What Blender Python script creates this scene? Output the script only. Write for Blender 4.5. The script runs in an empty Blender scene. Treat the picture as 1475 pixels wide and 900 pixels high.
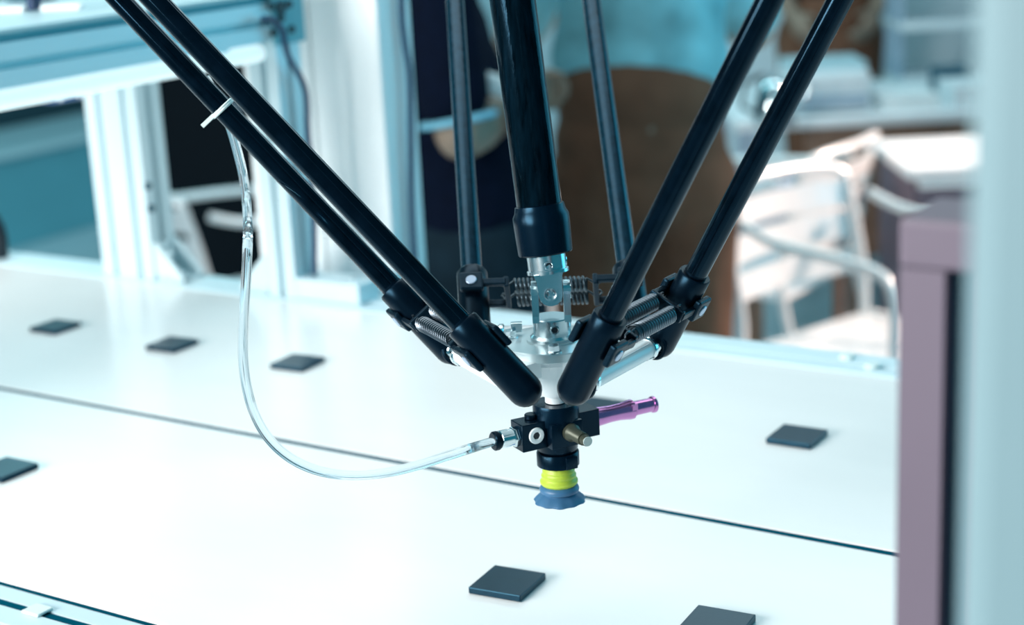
import bpy, bmesh, math, random
from mathutils import Vector, Matrix
random.seed(7)
scene = bpy.context.scene
COL = scene.collection

# ------------------------------------------------------------------ camera
# conveyor runs along world X, the photographer stands near the world origin
CAM = Vector((0.0, 0.0, 1.56284))
FPX = 2401.77
RIGHT = Vector((0.84192737, 0.53737539, -0.04884662))
UPV = Vector((-0.10208392, 0.24751876, 0.96349019))
FWD = Vector((-0.52984636, 0.80620231, -0.2632502))
cam_d = bpy.data.cameras.new('camera')
cam_d.sensor_fit = 'HORIZONTAL'; cam_d.sensor_width = 36.0
cam_d.lens = FPX * 36.0 / 1475.0
cam_d.clip_start = 0.02; cam_d.clip_end = 60
cam_d.dof.use_dof = True
cam_d.dof.focus_distance = 0.99
cam_d.dof.aperture_fstop = 5.4
cam = bpy.data.objects.new('camera', cam_d)
COL.objects.link(cam)
rot = Matrix((RIGHT, UPV, -FWD)).transposed()
cam.matrix_world = Matrix.Translation(CAM) @ rot.to_4x4()
scene.camera = cam

# ------------------------------------------------------------------ world and lamps
world = bpy.data.worlds.new('room_ambient'); scene.world = world
world.use_nodes = True
bg = world.node_tree.nodes['Background']
bg.inputs['Color'].default_value = (0.03, 0.44, 0.62, 1)
bg.inputs['Strength'].default_value = 0.32
vs = scene.view_settings
vs.view_transform = 'Standard'; vs.look = 'None'; vs.gamma = 1.0
vs.use_curve_mapping = False
vs.exposure = 0.0

def area_lamp(name, loc, target, sx, sy, power, color, spread=180):
    d = bpy.data.lights.new(name, 'AREA'); d.shape = 'RECTANGLE'
    d.spread = math.radians(spread); d.size = sx; d.size_y = sy; d.energy = power; d.color = color
    o = bpy.data.objects.new(name, d); COL.objects.link(o)
    o.location = loc
    o.rotation_euler = (Vector(target) - Vector(loc)).to_track_quat('-Z', 'Y').to_euler()
    return o
area_lamp('ceiling_light_over_belts', (-1.25, 1.35, 3.1), (-1.05, 1.2, 1.1), 2.8, 1.1, 20, (0.98, 1.0, 0.97), 140)
area_lamp('front_key_light', (-1.9, -1.6, 2.1), (-1.2, 1.5, 1.2), 2.2, 1.0, 125, (0.98, 0.99, 0.98), 160)  # unseen key lamp, set low so the front faces turn white
area_lamp('teal_fill_right', (0.7, 3.2, 1.9), (-0.8, 1.0, 1.2), 1.6, 2.0, 24, (0.10, 0.68, 0.95))  # unseen lamp added to tint side faces teal and edge the rods
area_lamp('ceiling_light_back', (-1.6, 4.4, 3.1), (-1.6, 4.3, 0.0), 2.4, 1.0, 32, (0.75, 0.95, 1.0))
area_lamp('back_left_fill', (-4.3, 4.0, 3.1), (-4.3, 4.0, 0.0), 2.4, 1.0, 46, (0.45, 0.92, 1.0))  # added fill that brightens the floor at the back left
sp_d = bpy.data.lights.new('warm_fill_spot', 'SPOT'); sp_d.energy = 1300; sp_d.color = (1.0, 0.70, 0.58)  # added warm spot for the chairs and floor, no window behind it
sp_d.spot_size = math.radians(34); sp_d.spot_blend = .6; sp_d.shadow_soft_size = .25
sp = bpy.data.objects.new('warm_fill_spot', sp_d); COL.objects.link(sp); sp.location = (0.9, 5.4, 2.7)
sp.rotation_euler = (Vector((-1.35, 3.95, .45)) - sp.location).to_track_quat('-Z', 'Y').to_euler()

# ------------------------------------------------------------------ helpers: places
RH = Vector((RIGHT.x, RIGHT.y, 0)).normalized()      # horizontal right of the view
FH = Vector((-RH.y, RH.x, 0))                        # horizontal forward
RANG = math.atan2(RH.y, RH.x)
def V(x, y, z):                                      # millimetres from the belt surface -> metres
    return Vector((x * .001, y * .001, 1.1 + z * .001))
def ray(px, py):
    return FWD * FPX + RIGHT * (px - 737.5) - UPV * (py - 450.0)
def at(px, py, d):                                   # point at horizontal distance d
    v = ray(px, py); return CAM + v * (d / v.dot(FH))
def onY(px, py, Y):
    v = ray(px, py); return CAM + v * (Y / v.y)
def onZ(px, py, z):
    v = ray(px, py); return CAM + v * ((z - CAM.z) / v.z)

# ------------------------------------------------------------------ helpers: materials
def lin(h):
    h = h.lstrip('#'); o = []
    for i in (0, 2, 4):
        c = int(h[i:i + 2], 16) / 255.0
        o.append(c / 12.92 if c <= .04045 else ((c + .055) / 1.055) ** 2.4)
    return (*o, 1.0)
MATS = {}
def mat(name, col, rough=.5, metal=0.0, var=.06, scale=30.0, bump=0.0, bscale=200.0, coat=0.0, emit=0.0, trans=0.0, ior=1.5, stretch=None, spec=.5, tint=None):
    m = bpy.data.materials.new(name); m.use_nodes = True
    nt = m.node_tree; b = nt.nodes['Principled BSDF']
    c = lin(col) if isinstance(col, str) else (*col, 1.0)
    tc = nt.nodes.new('ShaderNodeTexCoord'); mp = nt.nodes.new('ShaderNodeMapping')
    nt.links.new(tc.outputs['Object'], mp.inputs['Vector'])
    if stretch: mp.inputs['Scale'].default_value = stretch
    n = nt.nodes.new('ShaderNodeTexNoise'); n.inputs['Scale'].default_value = scale; n.inputs['Detail'].default_value = 4
    nt.links.new(mp.outputs['Vector'], n.inputs['Vector'])
    r = nt.nodes.new('ShaderNodeValToRGB')
    r.color_ramp.elements[0].position = .3; r.color_ramp.elements[1].position = .7
    r.color_ramp.elements[0].color = tuple(x * (1 - var) for x in c[:3]) + (1,)
    r.color_ramp.elements[1].color = tuple(min(1, x * (1 + var)) for x in c[:3]) + (1,)
    nt.links.new(n.outputs['Fac'], r.inputs['Fac']); nt.links.new(r.outputs['Color'], b.inputs['Base Color'])
    b.inputs['Roughness'].default_value = rough; b.inputs['Metallic'].default_value = metal
    b.inputs['Coat Weight'].default_value = coat; b.inputs['Coat Roughness'].default_value = .08
    b.inputs['Transmission Weight'].default_value = trans; b.inputs['IOR'].default_value = ior
    b.inputs['Specular IOR Level'].default_value = spec
    if tint: b.inputs['Specular Tint'].default_value = (*tint, 1.0)
    if emit:
        b.inputs['Emission Color'].default_value = c; b.inputs['Emission Strength'].default_value = emit
    if bump:
        n2 = nt.nodes.new('ShaderNodeTexNoise'); n2.inputs['Scale'].default_value = bscale; n2.inputs['Detail'].default_value = 3
        nt.links.new(mp.outputs['Vector'], n2.inputs['Vector'])
        bp = nt.nodes.new('ShaderNodeBump'); bp.inputs['Strength'].default_value = bump; bp.inputs['Distance'].default_value = .002
        nt.links.new(n2.outputs['Fac'], bp.inputs['Height']); nt.links.new(bp.outputs['Normal'], b.inputs['Normal'])
    MATS[name] = m; return m
mat('belt_white', (0.90, 0.89, 0.87), .22, 0, .035, 3.0, .01, 60, spec=.5, stretch=(1, 3, 1))
mat('bed_gap_shade', (.002, .07, .11), .9, spec=.0)  # slider bed colour, also the shade painted into gaps and slots
mat('aluminium', (0.66, 0.80, 0.84), .45, .25, .015, 12)
mat('aluminium_dark', (0.10, 0.25, 0.32), .5, .6)
mat('white_paint', (0.94, 0.97, 0.97), .45, 0, .02)
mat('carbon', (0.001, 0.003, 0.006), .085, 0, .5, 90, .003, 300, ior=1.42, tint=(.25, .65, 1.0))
mat('carbon_lit', (0.004, 0.020, 0.034), .2, 0, .3, 140, .02, 500, ior=1.42, tint=(.25, .65, 1.0))  # back rods' copy of carbon, teal light put into its colour
mat('carbon_weave', (0.001, 0.005, 0.009), .10, 0, .8, 260, .06, 600, ior=1.26, stretch=(1, 1, .15), tint=(.25, .65, 1.0))
mat('black_plastic', (0.001, 0.004, 0.009), .30, 0, .2, 80, ior=1.34, tint=(.25, .65, 1.0))
mat('black_metal', (0.001, 0.006, 0.014), .26, 0, .2, 60, ior=1.36, tint=(.25, .65, 1.0))
mat('bracket_black', (0.002, 0.007, 0.013), .38, 0, .3, 300, .1, 900, ior=1.4, tint=(.25, .65, 1.0))
mat('pin_steel', (0.42, 0.52, 0.66), .35, .6)
mat('chrome', (0.80, 0.88, 0.90), .16, 1.0, .03)
mat('steel', (0.72, 0.82, 0.85), .25, 1.0, .06, 60)
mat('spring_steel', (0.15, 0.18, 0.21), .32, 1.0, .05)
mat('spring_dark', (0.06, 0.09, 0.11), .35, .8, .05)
mat('plate_white', (0.80, 0.86, 0.88), .35, .1, .03)
mat('plate_steel', (0.72, 0.84, 0.86), .30, .55, .03)
mat('black_chip', (0.002, 0.012, 0.024), .28, 0, .15, 90, .02, 500, spec=.4, tint=(.25, .7, 1.0))
mat('purple_anodised', (0.60, 0.26, 0.56), .20, .8, .05, 40)
mat('brass_dull', (0.06, 0.066, 0.046), .42, .4, .15, 120)
mat('brass_tip', (0.50, 0.58, 0.56), .5, .2)
mat('yellow_rubber', (0.52, 0.66, 0.06), .42, 0, .05, 40)
mat('blue_rubber', (0.05, 0.16, 0.30), .42, 0, .08, 40)
mat('clear_hose', (0.93, 0.98, 1.0), .06, 0, .0, 10, trans=.97, ior=1.17)
mat('white_nylon', (0.72, 0.84, 0.82), .5)
mat('navy_cloth', (0.001, 0.004, 0.014), .9, 0, .2, 60, .2, 300, spec=.1)
mat('trim_cloth', (0.18, 0.48, 0.62), .8)
mat('teal_cloth', (0.26, 0.62, 0.70), .7, 0, .45, 6, .3, 25, spec=.3)
mat('brown_cloth', (0.18, 0.088, 0.055), .9, 0, .25, 9, .2, 60, spec=.15)
mat('dark_cloth', (0.008, 0.02, 0.03), .9, 0, .2, 20, spec=.1)
mat('jean_cloth', (0.03, 0.16, 0.23), .9, 0, .25, 20)
mat('skin', (0.26, 0.19, 0.14), .55, 0, .08, 30)
mat('hair', (0.012, 0.010, 0.010), .6, 0, .3, 120, .3, 300)
mat('chair_aluminium', (0.80, 0.84, 0.85), .32, .35, .03)
mat('chair_shade', (0.35, 0.30, 0.28), .35, .6, .03)
mat('floor_tile', (0.46, 0.56, 0.60), .35, 0, .08, 2.5)
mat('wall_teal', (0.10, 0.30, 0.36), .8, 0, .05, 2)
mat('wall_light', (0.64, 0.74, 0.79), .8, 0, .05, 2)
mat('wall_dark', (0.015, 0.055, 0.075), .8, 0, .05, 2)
mat('cabinet_teal', (0.12, 0.40, 0.48), .6, 0, .05, 5)
mat('cabinet_black', (0.002, 0.006, 0.010), .7, spec=.1)
mat('mauve_glow_tint', (0.18, 0.135, 0.175), .5, .0, .04, 10)  # warm pink glow put into the colour as an even mauve
mat('groove_teal', (0.015, 0.10, 0.15), .5)
mat('pale_teal_paint', (0.50, 0.68, 0.73), .45, 0, .03, 6)
mat('door_paint', (0.23, 0.34, 0.37), .5, 0, .03, 6)
mat('desk_white', (0.86, 0.90, 0.92), .45, 0, .03)
mat('wood_brown', (0.33, 0.20, 0.14), .6, 0, .2, 12, stretch=(1, 8, 1))
mat('grey_blue', (0.36, 0.46, 0.56), .6)
mat('cable_navy', (0.006, 0.03, 0.09), .45)
mat('cable_black', (0.006, 0.012, 0.02), .45)
mat('sensor_blue', (0.02, 0.10, 0.28), .35)
mat('lens_glass', (0.85, 0.88, 0.95), .08, 1.0)
mat('paper', (0.88, 0.92, 0.92), .6)
mat('lamp_white', (0.85, 0.97, 0.98), .4, emit=.55)
mat('eye_white', (0.7, 0.75, 0.75), .3)
mat('lip', (0.22, 0.11, 0.10), .5)

# ------------------------------------------------------------------ helpers: mesh building
def basis(z, x=None):
    z = Vector(z).normalized()
    if x is None: x = Vector((1, 0, 0)) if abs(z.x) < .9 else Vector((0, 1, 0))
    x = Vector(x); x = (x - z * x.dot(z)).normalized()
    return x, z.cross(x), z
def frame(o, x, y, z):
    return Matrix(((x[0], y[0], z[0], o[0]), (x[1], y[1], z[1], o[1]), (x[2], y[2], z[2], o[2]), (0, 0, 0, 1)))

class MB:
    def __init__(s): s.v = []; s.f = []; s.sm = []
    def _add(s, vs, fs, smooth=False):
        b = len(s.v); s.v += [tuple(p) for p in vs]
        for f in fs: s.f.append([i + b for i in f]); s.sm.append(smooth)
    def box(s, c, size, M=None, bev=0.0):
        hx, hy, hz = size[0] / 2, size[1] / 2, size[2] / 2
        if bev:
            bm = bmesh.new(); bmesh.ops.create_cube(bm, size=1)
            for v in bm.verts: v.co = Vector((v.co.x * size[0], v.co.y * size[1], v.co.z * size[2]))
            bmesh.ops.bevel(bm, geom=bm.edges[:], offset=bev, segments=2, affect='EDGES', profile=.5)
            bm.verts.index_update()
            vs = [v.co.copy() for v in bm.verts]; fs = [[v.index for v in f.verts] for f in bm.faces]; bm.free()
        else:
            vs = [Vector((sx * hx, sy * hy, sz * hz)) for sx in (-1, 1) for sy in (-1, 1) for sz in (-1, 1)]
            fs = [[0, 1, 3, 2], [4, 6, 7, 5], [0, 4, 5, 1], [2, 3, 7, 6], [0, 2, 6, 4], [1, 5, 7, 3]]
        c = Vector(c)
        vs = [(M.to_3x3() @ p if M else p) + c for p in vs]
        s._add(vs, fs); return s
    def lathe(s, o, axis, prof, n=32, x=None, caps=True, smooth=True, wob=None):
        X, Y, Z = basis(axis, x); o = Vector(o); rings = []; vs = []
        for k, (h, r) in enumerate(prof):
            for i in range(n):
                a = 2 * math.pi * i / n
                rr = r * (wob(k, a) if wob else 1)
                vs.append(o + Z * h + (X * math.cos(a) + Y * math.sin(a)) * rr)
        fs = []
        for k in range(len(prof) - 1):
            for i in range(n):
                j = (i + 1) % n; fs.append([k * n + i, k * n + j, (k + 1) * n + j, (k + 1) * n + i])
        s._add(vs, fs, smooth)
        if caps:
            s._add(vs[:n], [list(range(n))[::-1]]); s._add(vs[-n:], [list(range(n))])
        return s
    def cyl(s, a, b, r, n=24, r2=None, bev=0.0, x=None, smooth=True):
        a = Vector(a); b = Vector(b); L = (b - a).length
        r2 = r if r2 is None else r2
        pr = [(0, r), (L, r2)] if not bev else [(0, r - bev), (bev, r), (L - bev, r2), (L, r2 - bev)]
        return s.lathe(a, b - a, pr, n, x, True, smooth)
    def sphere(s, c, r, n=20, m=12, sc=(1, 1, 1), M=None):
        c = Vector(c); vs = []; fs = []
        for k in range(m + 1):
            t = math.pi * k / m
            for i in range(n):
                a = 2 * math.pi * i / n
                p = Vector((math.sin(t) * math.cos(a) * r * sc[0], math.sin(t) * math.sin(a) * r * sc[1], math.cos(t) * r * sc[2]))
                vs.append((M.to_3x3() @ p if M else p) + c)
        for k in range(m):
            for i in range(n):
                j = (i + 1) % n; fs.append([k * n + i, (k + 1) * n + i, (k + 1) * n + j, k * n + j])
        s._add(vs, fs, True); return s
    def tube(s, pts, r, n=10, closed=False, rs=None, cap=True):
        pts = [Vector(p) for p in pts]; N = len(pts); vs = []; fs = []
        t0 = (pts[1] - pts[0]).normalized(); X, Y, _ = basis(t0)
        for k, p in enumerate(pts):
            if closed: t = (pts[(k + 1) % N] - pts[k - 1]).normalized()
            else: t = (pts[min(k + 1, N - 1)] - pts[max(k - 1, 0)]).normalized()
            X = (X - t * X.dot(t)).normalized(); Y = t.cross(X)
            rr = rs[k] if rs else r
            for i in range(n):
                a = 2 * math.pi * i / n; vs.append(p + (X * math.cos(a) + Y * math.sin(a)) * rr)
        K = N if closed else N - 1
        for k in range(K):
            k2 = (k + 1) % N
            for i in range(n):
                j = (i + 1) % n; fs.append([k * n + i, k * n + j, k2 * n + j, k2 * n + i])
        s._add(vs, fs, True)
        if not closed and cap:
            s._add(vs[:n], [list(range(n))[::-1]]); s._add(vs[-n:], [list(range(n))])
        return s
    def extrude(s, poly, a, b, x, holes=None):
        """polygon (2-D, counter-clockwise in the x/y basis) swept from a to b"""
        a = Vector(a); b = Vector(b); X, Y, Z = basis(b - a, x); n = len(poly)
        va = [a + X * p[0] + Y * p[1] for p in poly]; vb = [b + X * p[0] + Y * p[1] for p in poly]
        fs = [[i, (i + 1) % n, n + (i + 1) % n, n + i] for i in range(n)]
        s._add(va + vb, fs)
        s._add(va, [list(range(n))[::-1]]); s._add(vb, [list(range(n))]); return s
    def build(s, name, material, parent=None, world=True):
        me = bpy.data.meshes.new(name)
        vs = s.v; o = bpy.data.objects.new(name, me)
        COL.objects.link(o)
        if parent is not None:
            o.parent = parent
            inv = wm(parent).inverted()
            vs = [inv @ Vector(p) for p in vs]
            LOC[o.name] = wm(parent)
        me.from_pydata([tuple(p) for p in vs], [], s.f)
        for poly, sm in zip(me.polygons, s.sm): poly.use_smooth = sm
        me.validate(); me.update()
        bm = bmesh.new(); bm.from_mesh(me); bmesh.ops.remove_doubles(bm, verts=bm.verts, dist=1e-7)
        bmesh.ops.recalc_face_normals(bm, faces=bm.faces); bm.to_mesh(me); bm.free()
        if any(s.sm): me.set_sharp_from_angle(angle=math.radians(38))
        me.materials.append(MATS[material]); return o
LOC = {}
def wm(o):
    if o.name in LOC: return LOC[o.name]
    return Matrix.Identity(4)
def tag(o, label=None, cat=None, group=None, kind=None):
    if label: o['label'] = label
    if cat: o['category'] = cat
    if group: o['group'] = group
    if kind: o['kind'] = kind
    return o
def thing(name, loc, label, cat, group=None, rotz=0.0):
    o = bpy.data.objects.new(name, None); COL.objects.link(o)
    o.empty_display_size = .05
    M = Matrix.Translation(Vector(loc)) @ Matrix.Rotation(rotz, 4, 'Z')
    o.matrix_world = M; LOC[o.name] = M
    return tag(o, label, cat, group)
def single(name, mb, material, loc, label=None, cat=None, group=None, kind=None):
    """one-mesh thing whose origin sits at loc"""
    loc = Vector(loc); mb.v = [tuple(Vector(p) - loc) for p in mb.v]
    o = mb.build(name, material); o.location = loc
    LOC[o.name] = Matrix.Translation(loc)
    return tag(o, label, cat, group, kind)

def slot_poly(w, h, gx=(), gy=(), sw=.008, sd=.009):
    """rectangle w x h with slots: gx = slot centres along the two horizontal faces, gy along the two vertical faces"""
    pts = []
    pts.append((-w / 2, -h / 2))
    for g in sorted(gx): pts += [(g - sw / 2, -h / 2), (g - sw / 2, -h / 2 + sd), (g + sw / 2, -h / 2 + sd), (g + sw / 2, -h / 2)]
    pts.append((w / 2, -h / 2))
    for g in sorted(gy): pts += [(w / 2, g - sw / 2), (w / 2 - sd, g - sw / 2), (w / 2 - sd, g + sw / 2), (w / 2, g + sw / 2)]
    pts.append((w / 2, h / 2))
    for g in sorted(gx, reverse=True): pts += [(g + sw / 2, h / 2), (g + sw / 2, h / 2 - sd), (g - sw / 2, h / 2 - sd), (g - sw / 2, h / 2)]
    pts.append((-w / 2, h / 2))
    for g in sorted(gy, reverse=True): pts += [(-w / 2, g + sw / 2), (-w / 2 + sd, g + sw / 2), (-w / 2 + sd, g - sw / 2), (-w / 2, g - sw / 2)]
    return pts

# ------------------------------------------------------------------ the room
def slab(name, x0, x1, y0, y1, z0, z1, material, kind='structure'):
    m = MB().box(((x0 + x1) / 2, (y0 + y1) / 2, (z0 + z1) / 2), (x1 - x0, y1 - y0, z1 - z0))
    return single(name, m, material, ((x0 + x1) / 2, (y0 + y1) / 2, z0), kind=kind)
slab('floor', -7.2, 3.0, -2.5, 7.2, -.10, 0.0, 'floor_tile')
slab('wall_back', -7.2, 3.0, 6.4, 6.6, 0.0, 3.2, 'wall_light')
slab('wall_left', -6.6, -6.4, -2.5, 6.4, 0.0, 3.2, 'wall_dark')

# ------------------------------------------------------------------ conveyors
X0, X1 = -2500, 420
def conveyor(label, y0, y1, rail, near):
    t = thing('belt_conveyor', V((X0 + X1) / 2, (y0 + y1) / 2, -1100), label, 'conveyor', 'parallel white belt conveyors')
    m = MB().box(V((X0 + X1) / 2, (y0 + y1) / 2, -4), ((X1 - X0) / 1000, (y1 - y0) / 1000, .008), bev=.0015)
    m.build('belt', 'belt_white', t)
    MB().box(V((X0 + X1) / 2, (y0 + y1) / 2, -33), ((X1 - X0) / 1000 - .02, (y1 - y0) / 1000 - .006, .05)).build('slider_bed', 'bed_gap_shade', t)
    for ry0, ry1, slots, top in rail:
        w = (ry1 - ry0) / 1000; yc = (ry0 + ry1) / 2
        p = slot_poly(w, .04, [(s - yc) / 1000 for s in slots], [0])
        o = MB().extrude(p, V(X0, yc, top - 20), V(X1, yc, top - 20), (0, 1, 0)).build('side_rail', 'aluminium', t)
        if near:
            for s in slots: MB().box(V((X0 + X1) / 2, s, top - 5), ((X1 - X0) / 1000 - .002, .0078, .008)).build('slot_shade', 'bed_gap_shade', o)  # dark strip standing in for the shade inside the rail slot
    for xx in (X0 + 150, -1400, -300, X1 - 100):
        yl = (rail[0][0] + rail[0][1]) / 2
        MB().extrude(slot_poly(.04, .04, [0], [0]), V(xx, yl, -1100), V(xx, yl, -40 + min(0, rail[0][3])), (1, 0, 0)).build('leg', 'aluminium', t)
        yo = y1 - 40 if near else y0 + 40
        MB().extrude(slot_poly(.04, .04, [0], [0]), V(xx, yo, -1100), V(xx, yo, -59), (1, 0, 0)).build('leg', 'aluminium', t)
        MB().box(V(xx, (yl + yo) / 2, -800), (.03, abs(yl - yo) / 1000 - .04, .04)).build('cross_brace', 'aluminium', t)
    return t
near = conveyor('near white belt conveyor beneath the suction gripper, slotted aluminium rail in front', 691, 996.9,
                [(644, 684, [666], 1.0), (598, 638, [618], 1.0)], True)
far = conveyor('far white belt conveyor, slotted rail behind it carrying the two bridge posts', 1003.1, 1358,
               [(1361, 1414, [1381], 2.0)], False)
# dark strips painting the shade of the gap between rail and belt on the near side, and the joint between the two belts
MB().box(V((X0 + X1) / 2, 687.5, -10.8), ((X1 - X0) / 1000, .0066, .02)).build('edge_shade_strip', 'bed_gap_shade', near)
MB().box(V((X0 + X1) / 2, 1000, -5.4), ((X1 - X0) / 1000, .0060, .010)).build('joint_shade_strip', 'bed_gap_shade', near)
c = onZ(50, 883, 1.101)
MB().box((c.x, .666, 1.1022), (.016, .014, .0022), bev=.001).build('slot_clip', 'white_nylon', near)
for dx in (0, 60):
    c = onZ(1255 - dx * .2, 530, 1.102)
    MB().cyl((c.x - dx * .0004, 1.379 + dx * .0003, 1.095), (c.x - dx * .0004, 1.379 + dx * .0003, 1.106), .007, 12).build('rail_bolt', 'white_nylon', far)

# ------------------------------------------------------------------ chips on the belts
L = .038
def chip(x, y, a, label, th=.0047):
    m = MB().box((0, 0, th / 2), (L, L, th), bev=.0006)
    o = m.build('square_chip', 'black_chip'); o.location = V(x, y, 0.05); o.rotation_euler = (0, 0, a)
    return tag(o, label, 'chip', 'black square chips lying on the white belts')
chip(-565.96, 839.27, .10, 'black square chip on the near belt, wholly in view just below the suction cup')
chip(-507.6, 1180.2, .022, 'dark square chip on the far belt closest to the upright right-hand post')
chip(-1354.9, 1171.8, .011, 'leftmost and smallest looking dark chip on the far belt')
chip(-1185.2, 1172.3, .038, 'dark chip on the far belt between the leftmost chip and the clear hose')
chip(-1022.4, 1174.7, .055, 'dark chip on the far belt just right of the hanging clear hose')
chip(-1054.2, 840.9, -.009, 'black chip on the near belt cut off by the left edge of the photo')
chip(-417.2, 844.8, .085, 'black chip on the near belt cut off by the bottom edge of the photo')
c = onZ(904, 577, 1.105)
chip(c.x * 1000 - 20, c.y * 1000 - 19, .02, 'dark chip on the far belt half hidden behind the purple ejector tube')

# ------------------------------------------------------------------ delta robot
P = V(-518.865, 833.411, 166.778)
PSI = .510836; RB = .046295; SP = .102972
robot = thing('delta_robot', P, 'black carbon delta robot with three rod pairs holding a vacuum suction gripper', 'robot')
dirs = {'left': (210, .680300, -.631556), 'right': (330, .561949, .00083), 'back': (90, 1.317422, .131362)}
mm = .001
plate = None
# tool plate
pl = MB()
pl.lathe(P, (0, 0, 1), [(-30 * mm, 6.5 * mm), (-26 * mm, 6.5 * mm), (-25 * mm, 9 * mm), (-10 * mm, 15 * mm), (-8 * mm, 24 * mm), (1 * mm, 30 * mm), (4 * mm, 30 * mm)], 40, smooth=False)
plate = pl.build('tool_plate', 'plate_white', robot)
disc = MB().lathe(P, (0, 0, 1), [(4 * mm, 32 * mm), (4.6 * mm, 33 * mm), (9.4 * mm, 33 * mm), (10 * mm, 32.4 * mm)], 56)
disc.lathe(P, (0, 0, 1), [(10 * mm, 16 * mm), (11 * mm, 16 * mm), (11 * mm, 15 * mm)], 40)
disc.build('top_disc', 'plate_steel', plate)
rods = {}
for arm, (base, de, dt) in dirs.items():
    a = math.radians(base) + PSI
    e = Vector((math.cos(a), math.sin(a), 0)); t = Vector((-math.sin(a), math.cos(a), 0))
    u = (e * de + t * dt + Vector((0, 0, 1))).normalized(); n = t.cross(u)
    rods[arm] = (e, t, u, n)
    # plate arm: tapering flange and the cylindrical cross bar that carries the two balls
    am = MB()
    for z0, z1 in ((-5 * mm, 5 * mm),):
        q = [P + e * .020 + t * .022, P + e * .020 - t * .022, P + e * (RB + .004) - t * .030, P + e * (RB + .004) + t * .030]
        am._add([v + Vector((0, 0, z0)) for v in q] + [v + Vector((0, 0, z1)) for v in q],
                [[3, 2, 1, 0], [4, 5, 6, 7], [0, 1, 5, 4], [1, 2, 6, 5], [2, 3, 7, 6], [3, 0, 4, 7]])
    c = P + e * RB
    am.cyl(c - t * .034, c + t * .034, .0062, 20, bev=.0008)
    am.build('plate_arm', 'plate_white', plate)
    for sg in (-1, 1):
        bc = c + t * (sg * SP / 2)
        j = MB().cyl(c + t * sg * .033, c + t * sg * .037, .0075, 20, bev=.0008)
        j.cyl(c + t * sg * .036, c + t * sg * .047, .0042, 16)
        j.sphere(bc - t * sg * .0035, .0078)
        j.build('ball_joint', 'chrome', plate)
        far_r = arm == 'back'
        rod = MB().cyl(bc + u * .045, bc + u * .80, .007, 28).build('carbon_rod', 'carbon_lit' if far_r else 'carbon', robot)
        # sleeve: capsule with a socket facing the cross bar
        pr = [(-.0102 * math.cos(k * math.pi / 12), .0102 * math.sin(k * math.pi / 12)) for k in range(0, 7)]
        pr[0] = (-.0102, .0004)
        pr += [(.044, .0102), (.0515, .0102), (.0528, .0094), (.0528, .0072), (.0545, .0072)]
        MB().lathe(bc, u, pr, 32).build('end_sleeve', 'black_plastic', rod)
        cup = [bc - t * sg * .0082 + (u * math.cos(k * math.pi / 12) + n * math.sin(k * math.pi / 12)) * .0082 for k in range(24)]
        MB().tube(cup, .0016, 8, closed=True).build('socket_rim', 'black_plastic', rod)
        # spring bracket: two eye plates joined by an inner web
        bcen = bc + u * .035; inn = -t * sg
        br = MB()
        for sn in (-1, 1):
            pc = bcen + n * sn * .0125
            Mx = frame((0, 0, 0), inn, u, inn.cross(u))
            br.box(pc, (.0155, .0145, .0045), Mx, bev=.0014)
            br.box(pc + inn * .0135 - n * sn * .001, (.018, .0052, .0034), Mx, bev=.0008)
        br.box(bcen + inn * .0225, (.0034, .0085, .0250), frame((0, 0, 0), inn, u, inn.cross(u)), bev=.0008)
        br.build('spring_bracket', 'bracket_black', rod)
        for sn in (-1, 1):
            pn = MB().cyl(bcen + n * sn * .0135, bcen + n * sn * .0156, .0036, 18, bev=.0004)
            tag(pn.build('pivot_pin', 'pin_steel', rod), 'steel pivot pin head')
    # two extension springs between the brackets of the pair
    for sn in (-1, 1):
        sc = c + u * .035 + n * sn * .0066
        half = .0235; turns = 17; pts = []
        for k in range(turns * 14 + 1):
            th = 2 * math.pi * k / 14
            x = -half + 2 * half * k / (turns * 14)
            pts.append(sc + t * x + (u * math.cos(th) + n * math.sin(th)) * .0047)
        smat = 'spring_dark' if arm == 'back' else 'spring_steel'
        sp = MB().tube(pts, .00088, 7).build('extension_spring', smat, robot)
        for s2 in (-1, 1):
            h0 = sc + t * s2 * half
            hk = [h0 + u * .0045, h0 + u * .0030 + t * s2 * .0022, h0 + t * s2 * .005, h0 + t * s2 * .0068, h0 + t * s2 * .0085 + u * .001, h0 + t * s2 * .0095 + u * .003, h0 + t * s2 * .0085 + u * .0045, h0 + t * s2 * .0062 + u * .0045]
            MB().tube(hk, .0008, 7).build('hook', smat, sp)
# bolts on the disc
for ang, r in ((RANG - math.pi / 2 + .0, 28), (RANG + math.pi - .35, 27.5), (RANG + .35, 27.5), (RANG + math.pi / 2, 27.5)):
    b = P + Vector((math.cos(ang), math.sin(ang), 0)) * r * mm + Vector((0, 0, .010))
    q = MB().lathe(b, (0, 0, 1), [(0, .0048), (.0008, .0048)], 20); q.cyl(b + Vector((0, 0, .0008)), b + Vector((0, 0, .0045)), .0038, 6, smooth=False)
    q.build('hex_bolt', 'steel', plate)
b = P - RH * .022 + FH * .014 + Vector((0, 0, .010))
MB().box(b + Vector((0, 0, .005)), (.007, .005, .006), Matrix.Rotation(RANG, 4, 'Z'), bev=.0005).build('clip', 'steel', plate)

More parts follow.
